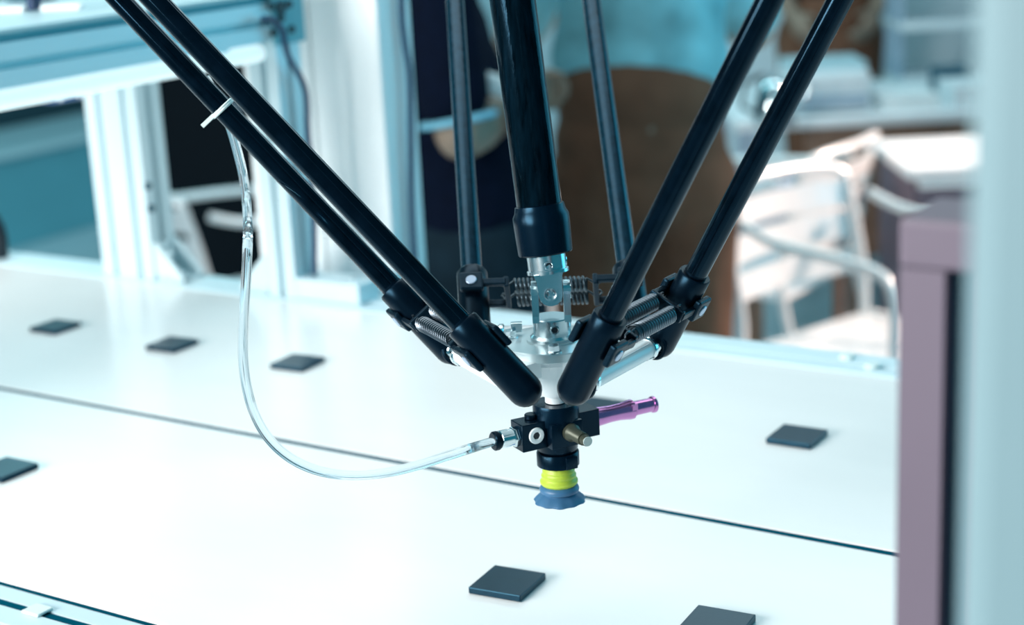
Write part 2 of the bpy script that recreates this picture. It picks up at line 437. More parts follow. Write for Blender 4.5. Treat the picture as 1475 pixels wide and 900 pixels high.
# universal joint and central shaft
piv = P + Vector((0, 0, .040))
vax = (V(-538.8, 841.0, 381.2) - V(-514.9, 830.9, 207.1)).normalized()
uj = MB()
uj.lathe(P, (0, 0, 1), [(.010, .0138), (.0125, .0138), (.014, .0118), (.024, .0118), (.0246, .0112)], 36)
lower = uj.build('universal_joint', 'steel', robot)
def fork(o, ax, side, wide, r, r0, r1, th):
    """fork plate: from distance r0 to r1 along ax, at +-side, rounded at the far end"""
    m = MB(); ax = ax.normalized()
    for sg in (-1, 1):
        c0 = o + side * sg * (.0118 - th / 2)
        poly = []
        for k in range(13):
            a = math.pi * k / 12; poly.append((r * math.cos(a), r1 + r * math.sin(a)))
        poly += [(-r * 1.05, r0 + .004), (-r * 1.25, r0), (r * 1.25, r0), (r * 1.05, r0 + .004)]
        pts = [c0 + wide * p[0] + ax * p[1] for p in poly]
        n = len(pts); d = side * th / 2
        m._add([p - d for p in pts] + [p + d for p in pts], [list(range(n)), list(range(n, 2 * n))[::-1]] + [[i, (i + 1) % n, n + (i + 1) % n, n + i] for i in range(n)])
    return m
fork(piv, Vector((0, 0, 1)), RH, FH, .0072, -.017, 0, .0042).build('lower_yoke', 'steel', lower)
wy = vax.cross(FH).normalized(); fy = wy.cross(vax).normalized()
if fy.dot(FH) < 0: fy = -fy
def forkup(): return fork(piv, -vax, fy, wy, .0072, -.0125, 0, .0042)
forkup().build('upper_yoke', 'steel', lower)
MB().box(piv, (.013, .013, .010), Matrix.Rotation(RANG, 4, 'Z'), bev=.001).build('cross_block', 'steel', lower)
MB().lathe(piv, vax, [(.0118, .0112), (.0120, .0128), (.0140, .0128), (.0144, .0118), (.0232, .0118), (.0232, .009), (.027, .009)], 36).build('upper_hub', 'steel', lower)
for o, ax in ((piv, -fy), (piv, RH), (piv, -RH)):
    s0 = o + ax * .0117
    q = MB().lathe(s0, ax, [(0, .0044), (.0006, .0044), (.0006, .0034), (.0003, .0030)], 20)
    for k in range(3):
        X, Y, _ = basis(ax); q.cyl(s0 + (X * math.cos(k * 2.1) + Y * math.sin(k * 2.1)) * .0018, s0 + (X * math.cos(k * 2.1) + Y * math.sin(k * 2.1)) * .0018 + ax * .0006, .0008, 8)
    q.build('pivot_cap', 'steel', lower)
for cpos, ax in ((P + Vector((0, 0, .019)), -FH + RH * .12), (piv + vax * .0188, -FH + RH * .1), (piv + vax * .0188, RH)):
    ax = ax.normalized(); s0 = cpos + ax * .0116
    MB().tube([s0 + (basis(ax)[0] * math.cos(k * math.pi / 8) + basis(ax)[1] * math.sin(k * math.pi / 8)) * .0024 for k in range(16)], .0006, 6, closed=True).build('set_screw', 'steel', lower)
    MB().cyl(s0 - ax * .0006, s0 + ax * .0002, .0020, 6).build('screw_socket', 'cable_black', lower)
sh = MB().lathe(piv, vax, [(.050, .0138), (.85, .0138)], 40).build('telescopic_shaft', 'carbon_weave', robot)
MB().lathe(piv, vax, [(.0235, .0120), (.0236, .0158), (.0245, .0166), (.042, .0172), (.0470, .0172), (.0500, .0156), (.0535, .0150), (.0540, .0138)], 40).build('shaft_collar', 'black_metal', sh)

# vacuum gripper
ta = math.radians(60); A = Vector((math.cos(ta), math.sin(ta), 0)); B = Vector((math.cos(ta - math.pi / 2), math.sin(ta - math.pi / 2), 0)); Z = Vector((0, 0, 1))
G = P.copy()
MT = frame((0, 0, 0), A, -B, Z)
def g(a, b, z): return G + A * a * mm + B * b * mm + Z * z * mm
body = MB()
body.lathe(G, (0, 0, 1), [(-.0620, .0115), (-.060, .0128), (-.0440, .0128), (-.043, .0145), (-.0325, .0145), (-.0305, .0138), (-.0305, .005)], 40)
body.box(g(0, 1.5, -48), (.022, .025, .016), MT, bev=.0006)
gr = body.build('vacuum_gripper', 'black_metal', robot)
MB().box(g(-19.5, 0, -47.2), (.017, .0155, .0175), MT, bev=.0005).build('inlet_block', 'black_metal', gr)
MB().box(g(17.5, 0, -46.5), (.0175, .0165, .0175), MT, bev=.0005).build('ejector_block', 'black_metal', gr)
c = g(-18.5, 7.6, -46.5)
w = MB()
w.lathe(c, B, [(0, .0052), (.0007, .0052), (.0012, .0047), (.0012, .0026), (.0003, .0026)], 28)
tag(w.build('white_washer', 'white_paint', gr), 'white washer round a hex socket')
MB().cyl(c - B * .0002, c + B * .0004, .0024, 6, smooth=False).build('hex_socket', 'cable_black', gr)
MB().cyl(g(-16.5, -2, -38.6), g(-16.5, -2, -35.4), .0042, 24, bev=.0006).build('screw_cap', 'black_plastic', gr)
# ejector tube, purple anodised
ej = MB().lathe(g(25.8, 0, -46.0), A, [(0, .0062), (.004, .0061), (.012, .0054), (.019, .0054), (.024, .0060), (.0265, .0064), (.0288, .0064), (.0294, .0058), (.0296, .0047), (.0435, .0045), (.0438, .0053), (.0455, .0054), (.0460, .0050), (.0460, .0030), (.0380, .0028)], 32)
ej.build('ejector_tube', 'purple_anodised', gr)
MB().box(g(53.6, 5.6, -43.5), (.0042, .0014, .0044), MT, bev=.0003).build('wrench_flat', 'purple_anodised', gr)
# muffler, ridged dull brass
prm = [(0, .0056), (.009, .0056), (.0105, .0044)]
for k in range(7):
    prm += [(.011 + k * .0016, .0041), (.0118 + k * .0016, .0036)]
prm += [(.0225, .0040), (.0226, .0033), (.0265, .0033), (.0270, .0029)]
MB().lathe(g(2.0, 8, -46.5), B, prm, 24).build('muffler', 'brass_dull', gr)
MB().cyl(g(2.0, 8 + 26.8, -46.5), g(2.0, 8 + 27.6, -46.5), .0030, 20).build('muffler_tip', 'brass_tip', gr)
# push-in fitting on the left
ft = MB().lathe(g(-28, 0, -47.2), -A, [(0, .0060), (.0005, .0064), (.0030, .0064), (.0035, .0060)], 6, smooth=False)
ft.lathe(g(-28, 0, -47.2), -A, [(.0035, .0054), (.0060, .0054), (.0062, .0058), (.0115, .0058), (.0120, .0052)], 28)
ft.build('push_fitting', 'chrome', gr)
MB().lathe(g(-28, 0, -47.2), -A, [(.012, .0045), (.0132, .0045), (.0134, .0060), (.0158, .0060), (.0166, .0052), (.0166, .0034)], 28).build('release_ring', 'black_plastic', gr)
# clamp, bellows and cup
cl = MB().lathe(G, (0, 0, 1), [(-.0715, .0125), (-.0710, .0134), (-.0630, .0134), (-.0622, .0128)], 40)
cl.box(g(2, 12.8, -67), (.008, .004, .0078), MT, bev=.0005)
cl.build('clamp_ring', 'black_metal', gr)
MB().lathe(G, (0, 0, 1), [(-.0845, .0070), (-.0845, .0108), (-.0832, .0119), (-.0818, .0119), (-.0806, .0108), (-.0798, .0104), (-.0790, .0110), (-.0780, .0110), (-.0770, .0101), (-.0762, .0099), (-.0754, .0103), (-.0745, .0101), (-.0735, .0094), (-.0715, .0091)], 44).build('yellow_bellows', 'yellow_rubber', gr)
def wob(k, a): return 1 + (.045 * math.sin(11 * a) + .025 * math.sin(6 * a + 1)) * max(0, (7 - k)) / 7 if k < 8 else 1
MB().lathe(G, (0, 0, 1), [(-.0865, .0060), (-.0935, .0120), (-.0955, .0158), (-.0950, .0163), (-.0935, .0152), (-.0915, .0128), (-.0905, .0108), (-.0900, .0104), (-.0890, .0122), (-.0875, .0126), (-.0860, .0120), (-.0845, .0104), (-.0838, .0070)], 72, wob=wob).build('suction_cup', 'blue_rubber', gr)

# ------------------------------------------------------------------ clear air hose and its tie
eL, tL, uL, nL = rods['left']
ballA = P + eL * RB - tL * SP / 2
def depth_pt(px, py, z): return CAM + ray(px, py) * (z * .001 / FPX)
pA = ballA + uL * .20
HD = (pA - CAM).dot(FWD) * 1000 + 14
hose_px = [(296, 112, HD), (312, 140, HD), (325, 166, HD + 2), (334, 190, HD + 3), (343, 222, HD + 3), (350, 252, HD + 2), (355, 290, HD), (357, 330, 976), (356, 370, 978), (354, 410, 980), (351.5, 450, 982), (350, 490, 984), (351, 525, 986), (356, 560, 988), (367, 597, 989), (386, 630, 990), (413, 656, 990), (447, 674, 990), (485, 683, 989), (525, 684, 988), (565, 679, 987), (605, 669, 986), (645, 656, 985), (680, 645, 984)]
ctrl = [depth_pt(*h) for h in hose_px] + [g(-44, 0, -47.2), g(-38, 0, -47.2)]
def smooth_path(c, k=6):
    out = []
    for i in range(len(c) - 1):
        p0, p1, p2, p3 = c[max(i - 1, 0)], c[i], c[i + 1], c[min(i + 2, len(c) - 1)]
        for j in range(k):
            s = j / k
            out.append(.5 * ((2 * p1) + (p2 - p0) * s + (2 * p0 - 5 * p1 + 4 * p2 - p3) * s * s + (3 * p1 - p0 - 3 * p2 + p3) * s ** 3))
    out.append(c[-1]); return out
hp = smooth_path(ctrl)
h = MB().tube(hp, .0030, 16, cap=False).tube(hp, .0021, 16, cap=False)
single('air_hose', h, 'clear_hose', g(-44, 0, -47.2), 'clear plastic air hose hanging in a loop from the left rod to the gripper', 'hose')
# tie round the outer left rod
tk = None
best = 1e9
for k in range(100, 700):
    p = ballA + uL * k * .001
    d = p - CAM; q = (737.5 + FPX * d.dot(RIGHT) / d.dot(FWD), 450 - FPX * d.dot(UPV) / d.dot(FWD))
    e2 = (q[0] - 322) ** 2 + (q[1] - 156) ** 2
    if e2 < best: best = e2; tk = p
vw = (tk - CAM).normalized()
X, Y, _ = basis(uL - vw * uL.dot(vw), tL)
tm = MB()
ring = []
for k in range(28):
    a = 2 * math.pi * k / 28
    ring.append(tk + (X * math.cos(a) * .0078 + Y * math.sin(a) * .0078))
for dz in (-.0007, .0007):
    tm.tube([p + uL * dz for p in ring], .0009, 6, closed=True)
tailn = (-RIGHT * .52 - UPV * .85); tailn = (tailn - uL * tailn.dot(uL)).normalized()
e0 = tk + tailn * .0080 - FWD * .003
tm.box(e0 + tailn * .004, (.0026, .0014, .010), frame((0, 0, 0), uL, tailn.cross(uL), tailn))
single('cable_tie', tm, 'white_nylon', tk, 'white nylon cable tie round the outer left carbon rod', 'cable tie')

# ------------------------------------------------------------------ aluminium bridge over the belts
def onX(px, py, X):
    v = ray(px, py); return CAM + v * (X / v.x)
def vpost(x0, x1, y0, y1, z0, z1):
    w, h = (x1 - x0) / 1000, (y1 - y0) / 1000
    gx = [0] if w < .05 else [-.02, .02]; gy = [0] if h < .05 else [-.02, .02]
    return MB().extrude(slot_poly(w, h, gx, gy), V((x0 + x1) / 2, (y0 + y1) / 2, z0), V((x0 + x1) / 2, (y0 + y1) / 2, z1), (1, 0, 0))
br = thing('aluminium_bridge', V(-1300, 1392, 2), 'slotted aluminium profile bridge standing across the belts on the left', 'machine frame')
vpost(-1488, -1404, 1372, 1412, 2, 334).build('post', 'aluminium', br)
vpost(-1227, -1187, 1372, 1412, 2, 326).build('post', 'aluminium', br)
vpost(-1227, -1187, 600, 640, 1.2, 326).build('post', 'aluminium', br)
MB().extrude(slot_poly(.04, .04, [0], [0]), V(-1207, 640, 306), V(-1207, 1372, 306), (1, 0, 0)).build('beam', 'aluminium', br)
MB().box(V(-1208, 1010, 330), (.034, .76, .008)).build('plate_gap_shade', 'cabinet_teal', br)  # shadow of the gap under the plate, put in as a teal strip
MB().box(V(-1337, 1030, 336), (.302, .80, .004), bev=.0008).build('top_plate', 'pale_teal_paint', br)
MB().cyl(V(-1203, 690, 274), V(-1203, 1365, 274), .0095, 20, bev=.002).build('lighting_tube', 'lamp_white', br)
for y in (760, 1300):
    MB().box(V(-1203, y, 284), (.012, .02, .006)).build('tube_clip', 'aluminium', br)
MB().box(V(-1143, 1391, 13), (.088, .038, .022), bev=.001).build('foot_block', 'aluminium', br)
MB().cyl(V(-1118, 1391, 24), V(-1118, 1391, 27), .006, 14).build('foot_bolt', 'steel', br)
# gussets
def gusset(x, y, w, dirx):
    m = MB(); s = .044; th = .004
    for yy in (y - w / 2 + .002, y + w / 2 - .002):
        pts = [V(x, yy * 1000, 2), V(x + dirx * s * 1000, yy * 1000, 2), V(x + dirx * s * 1000, yy * 1000, 8), V(x + dirx * 6, yy * 1000, 2 + s * 1000), V(x, yy * 1000, 2 + s * 1000)]
        n = len(pts); d = Vector((0, th / 2, 0))
        m._add([p - d for p in pts] + [p + d for p in pts], [list(range(n)), list(range(n, 2 * n))[::-1]] + [[i, (i + 1) % n, n + (i + 1) % n, n + i] for i in range(n)])
    m.box(V(x + dirx * s * 500, y * 1000, 4), (s, w, .004)); m.box(V(x + dirx * 2, y * 1000, 24), (.004, w, s))
    o = m.build('gusset', 'aluminium', br)
    MB().cyl(V(x + dirx * 26, y * 1000, 6), V(x + dirx * 26, y * 1000, 12), .006, 14).build('gusset_bolt', 'chrome', o)
    MB().cyl(V(x + dirx * 4, y * 1000, 28), V(x + dirx * 10, y * 1000, 28), .006, 14).build('gusset_bolt', 'chrome', o)
gusset(-1404, 1.392, .036, 1)
gusset(-1227, 1.392, .036, -1)
cp = MB().box(V(-1185, 1394, 318), (.004, .050, .074), bev=.0006).build('corner_plate', 'cabinet_teal', br)
for px, py in ((389, 9), (403, 11), (415, 6), (404, 26), (419, 42), (393, 47)):
    q = onX(px, py, -1.1831)
    MB().cyl(q, q + Vector((.003, 0, 0)), .0042 if (px, py) != (403, 11) else .0075, 12).build('bolt', 'cable_black', cp)
for px, py in ((217, 300), (212, 268)):
    q = onX(px, py, -1.404); MB().cyl(q, q + Vector((.003, 0, 0)), .005, 12).build('bolt', 'groove_teal', br)
# sensors hanging under the beam
for k, (px, py, lab) in enumerate(((92, 141, 'small blue sensor with shiny lenses under the bridge beam beside the wide post'), (4, 152, 'small blue sensor under the bridge beam at the left photo edge'))):
    q = onX(px, py, -1.215)
    t = thing('optical_sensor', (q.x, q.y, q.z), lab, 'sensor', 'sensors under the bridge beam')
    MB().box(q + Vector((-.004, 0, .004)), (.022, .040, .016), bev=.003).build('housing', 'sensor_blue', t)
    MB().box(q + Vector((-.006, 0, .014)), (.010, .012, .02)).build('bracket', 'aluminium', t)
    for dy in (-.012, .012):
        MB().sphere(q + Vector((.0075, dy, .004)), .006, 16, 10).build('lens', 'lens_glass', t)
# clip with pads and a cable lying on the top plate
q = onZ(50, 17, 1.438)
t = thing('cable_holder', (q.x, q.y, 1.438), 'black cable holder with two white pads on the bridge top plate', 'cable holder')
MB().box((q.x, q.y, 1.462), (.010, .012, .046), bev=.002).build('stem', 'cable_navy', t)
for sgn in (-1, 1):
    MB().box(Vector((q.x, q.y, 1.441)) + RH * .028 * sgn, (.040, .018, .006), Matrix.Rotation(RANG, 4, 'Z'), bev=.002).build('pad', 'white_paint', t)
pts = smooth_path([Vector((q.x, q.y, 1.449)) + RH * .006, Vector((q.x, q.y, 1.455)) + RH * .02, Vector((q.x, q.y, 1.463)) + RH * .035 + FH * .02, Vector((q.x, q.y, 1.462)) + RH * .06 + FH * .05, Vector((q.x, q.y, 1.443)) + RH * .10 + FH * .09, Vector((q.x, q.y, 1.442)) + RH * .14 + FH * .10])
single('thin_cable', MB().tube(pts, .0025, 8), 'cable_navy', pts[0], 'thin dark cable curving from the black holder over the bridge plate', 'cable')
q = onZ(25, 4, 1.438)
single('junction_box', MB().box((q.x, q.y + .02, 1.450), (.05, .03, .022), bev=.002), 'groove_teal', (q.x, q.y, 1.438), 'small dark teal box on the bridge top plate at upper left', 'box')
# cable down the far post
cpx = [(378, 27), (392, 28), (398, 34), (407, 44), (410, 62), (415, 80), (424, 97), (434, 114), (440, 132), (442, 152), (443, 185), (446, 220), (449, 260), (452, 300), (453, 350), (452, 396)]
pts = smooth_path([onX(a, b, -1.174) for a, b in cpx])
single('signal_cable', MB().tube(pts, .0032, 10), 'cable_navy', pts[-1], 'dark blue cable hanging from the corner plate down the far bridge post', 'cable')
# black rounded grip at the left photo edge
q = onZ(-6, 372, 1.102)
t = thing('clamp_lever', (q.x, 1.383, 1.102), 'black rounded clamp lever on the far rail at the left photo edge', 'lever')
MB().cyl((q.x, 1.383, 1.102), (q.x, 1.383, 1.115), .012, 20, bev=.002).build('hub', 'cable_black', t)
MB().tube([(q.x, 1.383, 1.112), (q.x + .004, 1.381, 1.125), (q.x + .006, 1.379, 1.142), (q.x + .002, 1.378, 1.158)], .011, 12, rs=[.012, .0125, .011, .008]).build('handle', 'cable_black', t)

# ------------------------------------------------------------------ white column behind the belts
t = thing('white_column', (-1.20, 1.51, 0), 'tall white machine column behind the bridge with a narrow seam', 'column')
MB().box((-1.1795, 1.512, 1.3), (.097, .064, 2.6), bev=.003).build('front_panel', 'white_paint', t)
MB().box((-1.282, 1.512, 1.3), (.102, .064, 2.6), bev=.003).build('side_panel', 'white_paint', t)
MB().box((-1.231, 1.516, 1.3), (.006, .052, 2.6)).build('seam_strip', 'grey_blue', t)
pts = smooth_path([onX(578, -60, -1.124), onX(579, 20, -1.124), onX(583, 60, -1.124), onX(590, 110, -1.122), onX(592, 200, -1.122), onX(593, 300, -1.124), onX(600, 420, -1.124), onX(604, 520, -1.124)])
single('power_cable', MB().tube(pts, .0035, 10), 'cable_navy', pts[-1], 'dark cable running down the right side of the white column', 'cable')

# ------------------------------------------------------------------ guard frame on the right
q0 = onY(1293, 600, .557)
xp = q0.x * 1000
gp = thing('guard_post', (q0.x + .02, .62, 0), 'mauve slotted guard post at the right end of the belts', 'post')
zt = onY(1293, 385, .557).z
def gpost(): return MB().extrude(slot_poly(.04, .04, [0.001], [0], .009, .010), (q0.x + .02, .577, 0), (q0.x + .02, .577, zt), (1, 0, 0))
gpost().build('upright', 'mauve_glow_tint', gp)
MB().box((q0.x + .02, .577, zt + .009), (.041, .041, .018), bev=.002).build('end_cap', 'mauve_glow_tint', gp)
MB().box((q0.x + .021, .568, zt / 2), (.0088, .004, zt - .004)).build('groove_shade_strip', 'groove_teal', gp)  # dark strip that paints the shade in the post's groove
q = at(1388, 450, .36)
fp = thing('door_frame', (q.x, q.y, 0), 'pale teal door frame post very close to the camera at right edge', 'post')
MB().box((q.x + .055, q.y + .02, 1.1), (.11, .05, 2.2), bev=.008).build('frame_post', 'door_paint', fp)
MB().box((q.x + .075, q.y + .02, .01), (.16, .12, .02), bev=.003).build('foot_plate', 'pale_teal_paint', fp)

# ------------------------------------------------------------------ chairs
def chair_proto():
    t = thing('cafe_chair', (0, 0, 0), 'x', 'chair')
    for sx in (-1, 1):
        x = sx * .235
        front = smooth_path([Vector(p) for p in ((x, .23, 0.0), (x, .235, .25), (x, .24, .52), (x, .235, .62), (x, .20, .665), (x, .08, .68), (x, -.10, .69), (x * .98, -.20, .72))])
        MB().tube(front, .0125, 10).build('arm_tube', 'chair_aluminium', t)
        rear = smooth_path([Vector(p) for p in ((x, -.30, 0.0), (x * .98, -.26, .22), (x * .96, -.21, .44), (x * .96, -.235, .62), (x * .94, -.265, .74))])
        MB().tube(rear, .0125, 10).build('rear_leg', 'chair_aluminium', t)
        MB().tube([(x * .97, .225, .42), (x * .97, 0, .415), (x * .97, -.21, .41)], .010, 8).build('seat_rail', 'chair_aluminium', t)
    top = smooth_path([Vector(p) for p in ((-.225, -.262, .73), (-.215, -.275, .765), (-.16, -.300, .785), (0, -.325, .79), (.16, -.300, .785), (.215, -.275, .765), (.225, -.262, .73))])
    MB().tube(top, .0125, 10).build('top_rail', 'chair_aluminium', t)
    for k in range(5):
        y = .185 - k * .092
        MB().box((0, y, .428 - .006 * k), (.45, .078, .012), bev=.004).build('seat_slat', 'chair_aluminium', t)
    for z, dy in ((.545, -.236), (.635, -.25), (.715, -.262)):
        m = MB(); n = 10; vs = []; fs = []
        for i in range(n + 1):
            s = -1 + 2 * i / n; x = .222 * s; y = dy - .05 * (1 - s * s)
            for (oy, oz) in ((-.004, -.03), (.004, -.03), (-.004, .03), (.004, .03)): vs.append((x, y + oy - (oz) * .18, z + oz))
        for i in range(n):
            a = i * 4; b = a + 4
            fs += [[a, b, b + 2, a + 2], [a + 1, a + 3, b + 3, b + 1], [a + 2, b + 2, b + 3, a + 3], [a, a + 1, b + 1, b]]
        fs += [[0, 2, 3, 1], [n * 4, n * 4 + 1, n * 4 + 3, n * 4 + 2]]
        m._add(vs, fs, False); m.build('back_slat', 'chair_aluminium', t)
    MB().tube([(-.23, .225, .20), (.23, .225, .20)], .009, 8).build('stretcher', 'chair_aluminium', t)
    return t
def copy_tree(o, parent=None):
    c = o.copy(); COL.objects.link(c); c.parent = parent
    for ch in list(o.children): copy_tree(ch, c)
    return c
proto = chair_proto()
def face(r, f): d = RH * r + FH * f; return math.atan2(d.y, d.x) - math.pi / 2
chairs = [(1262, 3.76, face(.64, -.77), 'slatted aluminium chair beside the mauve drawer cabinet, facing the camera'),
          (1078, 4.55, face(-.77, .55), 'slatted aluminium chair next to the brown trousers, turned to the left'),
          (335, 4.45, face(.80, .60), 'shaded aluminium chair seen between the two bridge posts on the left'),
          (615, 3.95, face(.2, .98), 'aluminium chair mostly hidden behind the white column and navy sleeve')]
for i, (px, d, rz, lab) in enumerate(chairs):
    o = proto if i == 0 else copy_tree(proto)
    p = at(px, 200, d); o.location = (p.x, p.y, 0); o.rotation_euler = (0, 0, rz); tag(o, lab, 'chair', 'slatted aluminium chairs in the background')

# ------------------------------------------------------------------ furniture behind
def cam_box(mb, px, d, r, f, z, size, rz=RANG, bev=.003):
    p = at(px, 200, d); c = Vector((p.x, p.y, 0)) + RH * r + FH * f; c.z = z
    return mb.box(c, size, Matrix.Rotation(rz, 4, 'Z'), bev=bev), c
def cam_thing(name, px, d, label, cat, group=None):
    p = at(px, 200, d); return thing(name, (p.x, p.y, 0), label, cat, group)
t = cam_thing('drawer_cabinet', 1385, 4.55, 'mauve drawer cabinet with pale drawer lips behind the right post', 'cabinet')
cam_box(MB(), 1385, 4.55, .02, 0, .34, (.40, .42, .68))[0].build('body', 'mauve_glow_tint', t)
cam_box(MB(), 1385, 4.55, .02, -.01, .71, (.44, .46, .03))[0].build('top', 'desk_white', t)
for z in (.13, .36, .585):
    dr, _ = cam_box(MB(), 1385, 4.55, .02, -.213, z, (.38, .014, .19)); dr = dr.build('drawer', 'mauve_glow_tint', t)
    cam_box(MB(), 1385, 4.55, .02, -.222, z + .095, (.38, .03, .022))[0].build('drawer_lip', 'desk_white', dr)
t = cam_thing('work_desk', 1300, 5.45, 'long white desk with brown front panel at the upper right', 'desk')
cam_box(MB(), 1300, 5.45, .05, 0, .735, (1.30, .80, .03))[0].build('desktop', 'desk_white', t)
cam_box(MB(), 1300, 5.45, .12, -.30, .50, (.98, .02, .42))[0].build('front_panel', 'wood_brown', t)
for sx in (-.56, .66):
    for sf in (-.34, .34): cam_box(MB(), 1300, 5.45, sx, sf, .36, (.05, .05, .72))[0].build('leg', 'grey_blue', t)
# shelf unit on the desk
t = cam_thing('shelf_unit', 1330, 5.75, 'pale open shelf unit standing on the white desk at upper right', 'shelf')
t.location.z = .75; LOC[t.name] = t.matrix_basis.copy()
for z in (.765, .95, 1.14, 1.33): cam_box(MB(), 1330, 5.75, .30, 0, z, (.82, .26, .025))[0].build('shelf_board', 'desk_white', t)
for sx in (-.10, .30, .70): cam_box(MB(), 1330, 5.75, sx, .02, 1.05, (.02, .22, .58))[0].build('upright', 'grey_blue', t)
for k, (px, d, r, f, z, sz, m, lab) in enumerate((
        (1302, 5.2, 0, 0, .775, (.17, .20, .05), 'paper', 'stack of white paper lying at the front of the white desk'),
        (1425, 5.2, 0, 0, .785, (.28, .22, .07), 'desk_white', 'flat white box lying on the white desk near the right edge'),
        (1372, 5.45, .0, 0, .79, (.12, .16, .08), 'groove_teal', 'small dark blue box at the back of the white desk'))):
    mb, c = cam_box(MB(), px, d, r, f, z, sz)
    single('paper_stack' if k == 0 else 'storage_box', mb, m, (c.x, c.y, c.z - sz[2] / 2), lab, 'paper' if k == 0 else 'box')
t = cam_thing('desk_printer', 1186, 5.27, 'pale grey printer with sloping top on the desk behind the right rods', 'printer')
t.location.z = .75; LOC[t.name] = t.matrix_basis.copy()
cam_box(MB(), 1186, 5.27, 0, 0, .815, (.25, .28, .13), bev=.02)[0].build('body', 'desk_white', t)
cam_box(MB(), 1186, 5.27, 0, -.155, .79, (.22, .02, .03))[0].build('paper_slot', 'grey_blue', t)
cam_box(MB(), 1186, 5.27, 0, .02, .889, (.24, .22, .02))[0].build('lid', 'pale_teal_paint', t)
t = cam_thing('tool_case', 1150, 4.90, 'pale blue case with a brown handle on a stool below the printer', 'case')
t.location.z = .40; LOC[t.name] = t.matrix_basis.copy()
cam_box(MB(), 1150, 4.90, 0, 0, .50, (.26, .16, .20), bev=.015)[0].build('body', 'grey_blue', t)
p = at(1150, 200, 4.90); hd = [Vector((p.x, p.y, 0)) + RH * (.05 * math.cos(a)) + Vector((0, 0, .60 + .05 * math.sin(a))) for a in [math.pi * k / 10 for k in range(11)]]
MB().tube(hd, .010, 8).build('handle', 'wood_brown', t)
t = cam_thing('low_stool', 1150, 4.90, 'low wooden stool under the pale blue case', 'stool')
cam_box(MB(), 1150, 4.90, 0, 0, .385, (.34, .24, .03))[0].build('seat', 'wood_brown', t)
for sx in (-.14, .14):
    for sf in (-.11, .11): cam_box(MB(), 1150, 4.90, sx, sf, .185, (.03, .03, .37))[0].build('leg', 'wood_brown', t)
p = at(1116, 120, 4.98); p.z = .75
t = thing('steel_kettle', p, 'shiny steel kettle on the desk between the two right rods', 'kettle')
MB().lathe(p, (0, 0, 1), [(0, .060), (.01, .066), (.06, .062), (.12, .045), (.135, .030), (.14, .012), (.155, .012), (.158, .004)], 28).build('body', 'chrome', t)
MB().tube([p + RH * .05 + Vector((0, 0, .04)), p + RH * .09 + Vector((0, 0, .08)), p + RH * .10 + Vector((0, 0, .12))], .010, 10).build('spout', 'chrome', t)
MB().tube([p - RH * .05 + Vector((0, 0, .03)), p - RH * .10 + Vector((0, 0, .06)), p - RH * .09 + Vector((0, 0, .13)), p - RH * .03 + Vector((0, 0, .15))], .008, 10).build('handle', 'cable_black', t)
# dark cabinet behind the left chair and low teal units along the left wall
t = cam_thing('dark_cabinet', 330, 5.6, 'tall black cabinet behind the left aluminium chair', 'cabinet')
cam_box(MB(), 330, 5.6, .12, 0, .75, (.74, .5, 1.5))[0].build('body', 'cabinet_black', t)
for s in (-1, 1):
    dd, _ = cam_box(MB(), 330, 5.6, .12 + s * .183, -.256, .76, (.355, .016, 1.40)); dd = dd.build('door', 'cabinet_black', t)
    cam_box(MB(), 330, 5.6, .12 + s * .04, -.272, .8, (.012, .02, .12))[0].build('handle', 'grey_blue', dd)
t = thing('low_cabinet', (-6.07, 4.9, 0), 'low teal cabinet along the dark wall at far left', 'cabinet')
MB().box((-6.07, 4.9, .20), (.55, 2.9, .40), bev=.005).build('body', 'cabinet_teal', t)
MB().box((-6.07, 4.9, .415), (.60, 2.94, .03), bev=.005).build('top', 'pale_teal_paint', t)

# ------------------------------------------------------------------ people
def blob(name, parts, material, parent, voxel=.010):
    """parts: chains of (point, radius) or ellipsoids, fused into one continuous surface"""
    m = MB()
    for pt in parts:
        if pt[0] == 'e': m.sphere(pt[1], 1.0, 20, 14, pt[2], pt[3] if len(pt) > 3 else None)
        else:
            ch = pt[1]
            pts = [Vector(c[0]) for c in ch]; rs = [c[1] for c in ch]
            P2 = []; R2 = []
            for i in range(len(pts) - 1):
                for j in range(5):
                    s = j / 5; P2.append(pts[i].lerp(pts[i + 1], s)); R2.append(rs[i] * (1 - s) + rs[i + 1] * s)
            P2.append(pts[-1]); R2.append(rs[-1])
            m.tube(P2, 0, 14, rs=R2)
            for c, r in ((pts[0], rs[0]), (pts[-1], rs[-1])): m.sphere(c, r, 14, 8)
            for c, r in list(zip(pts, rs))[1:-1]: m.sphere(c, r * .99, 14, 8)
    o = m.build(name, material, parent)
    r = o.modifiers.new('fuse', 'REMESH'); r.mode = 'VOXEL'; r.voxel_size = voxel; r.use_smooth_shade = True
    s = o.modifiers.new('soften', 'SMOOTH'); s.iterations = 4; s.factor = .5
    return o
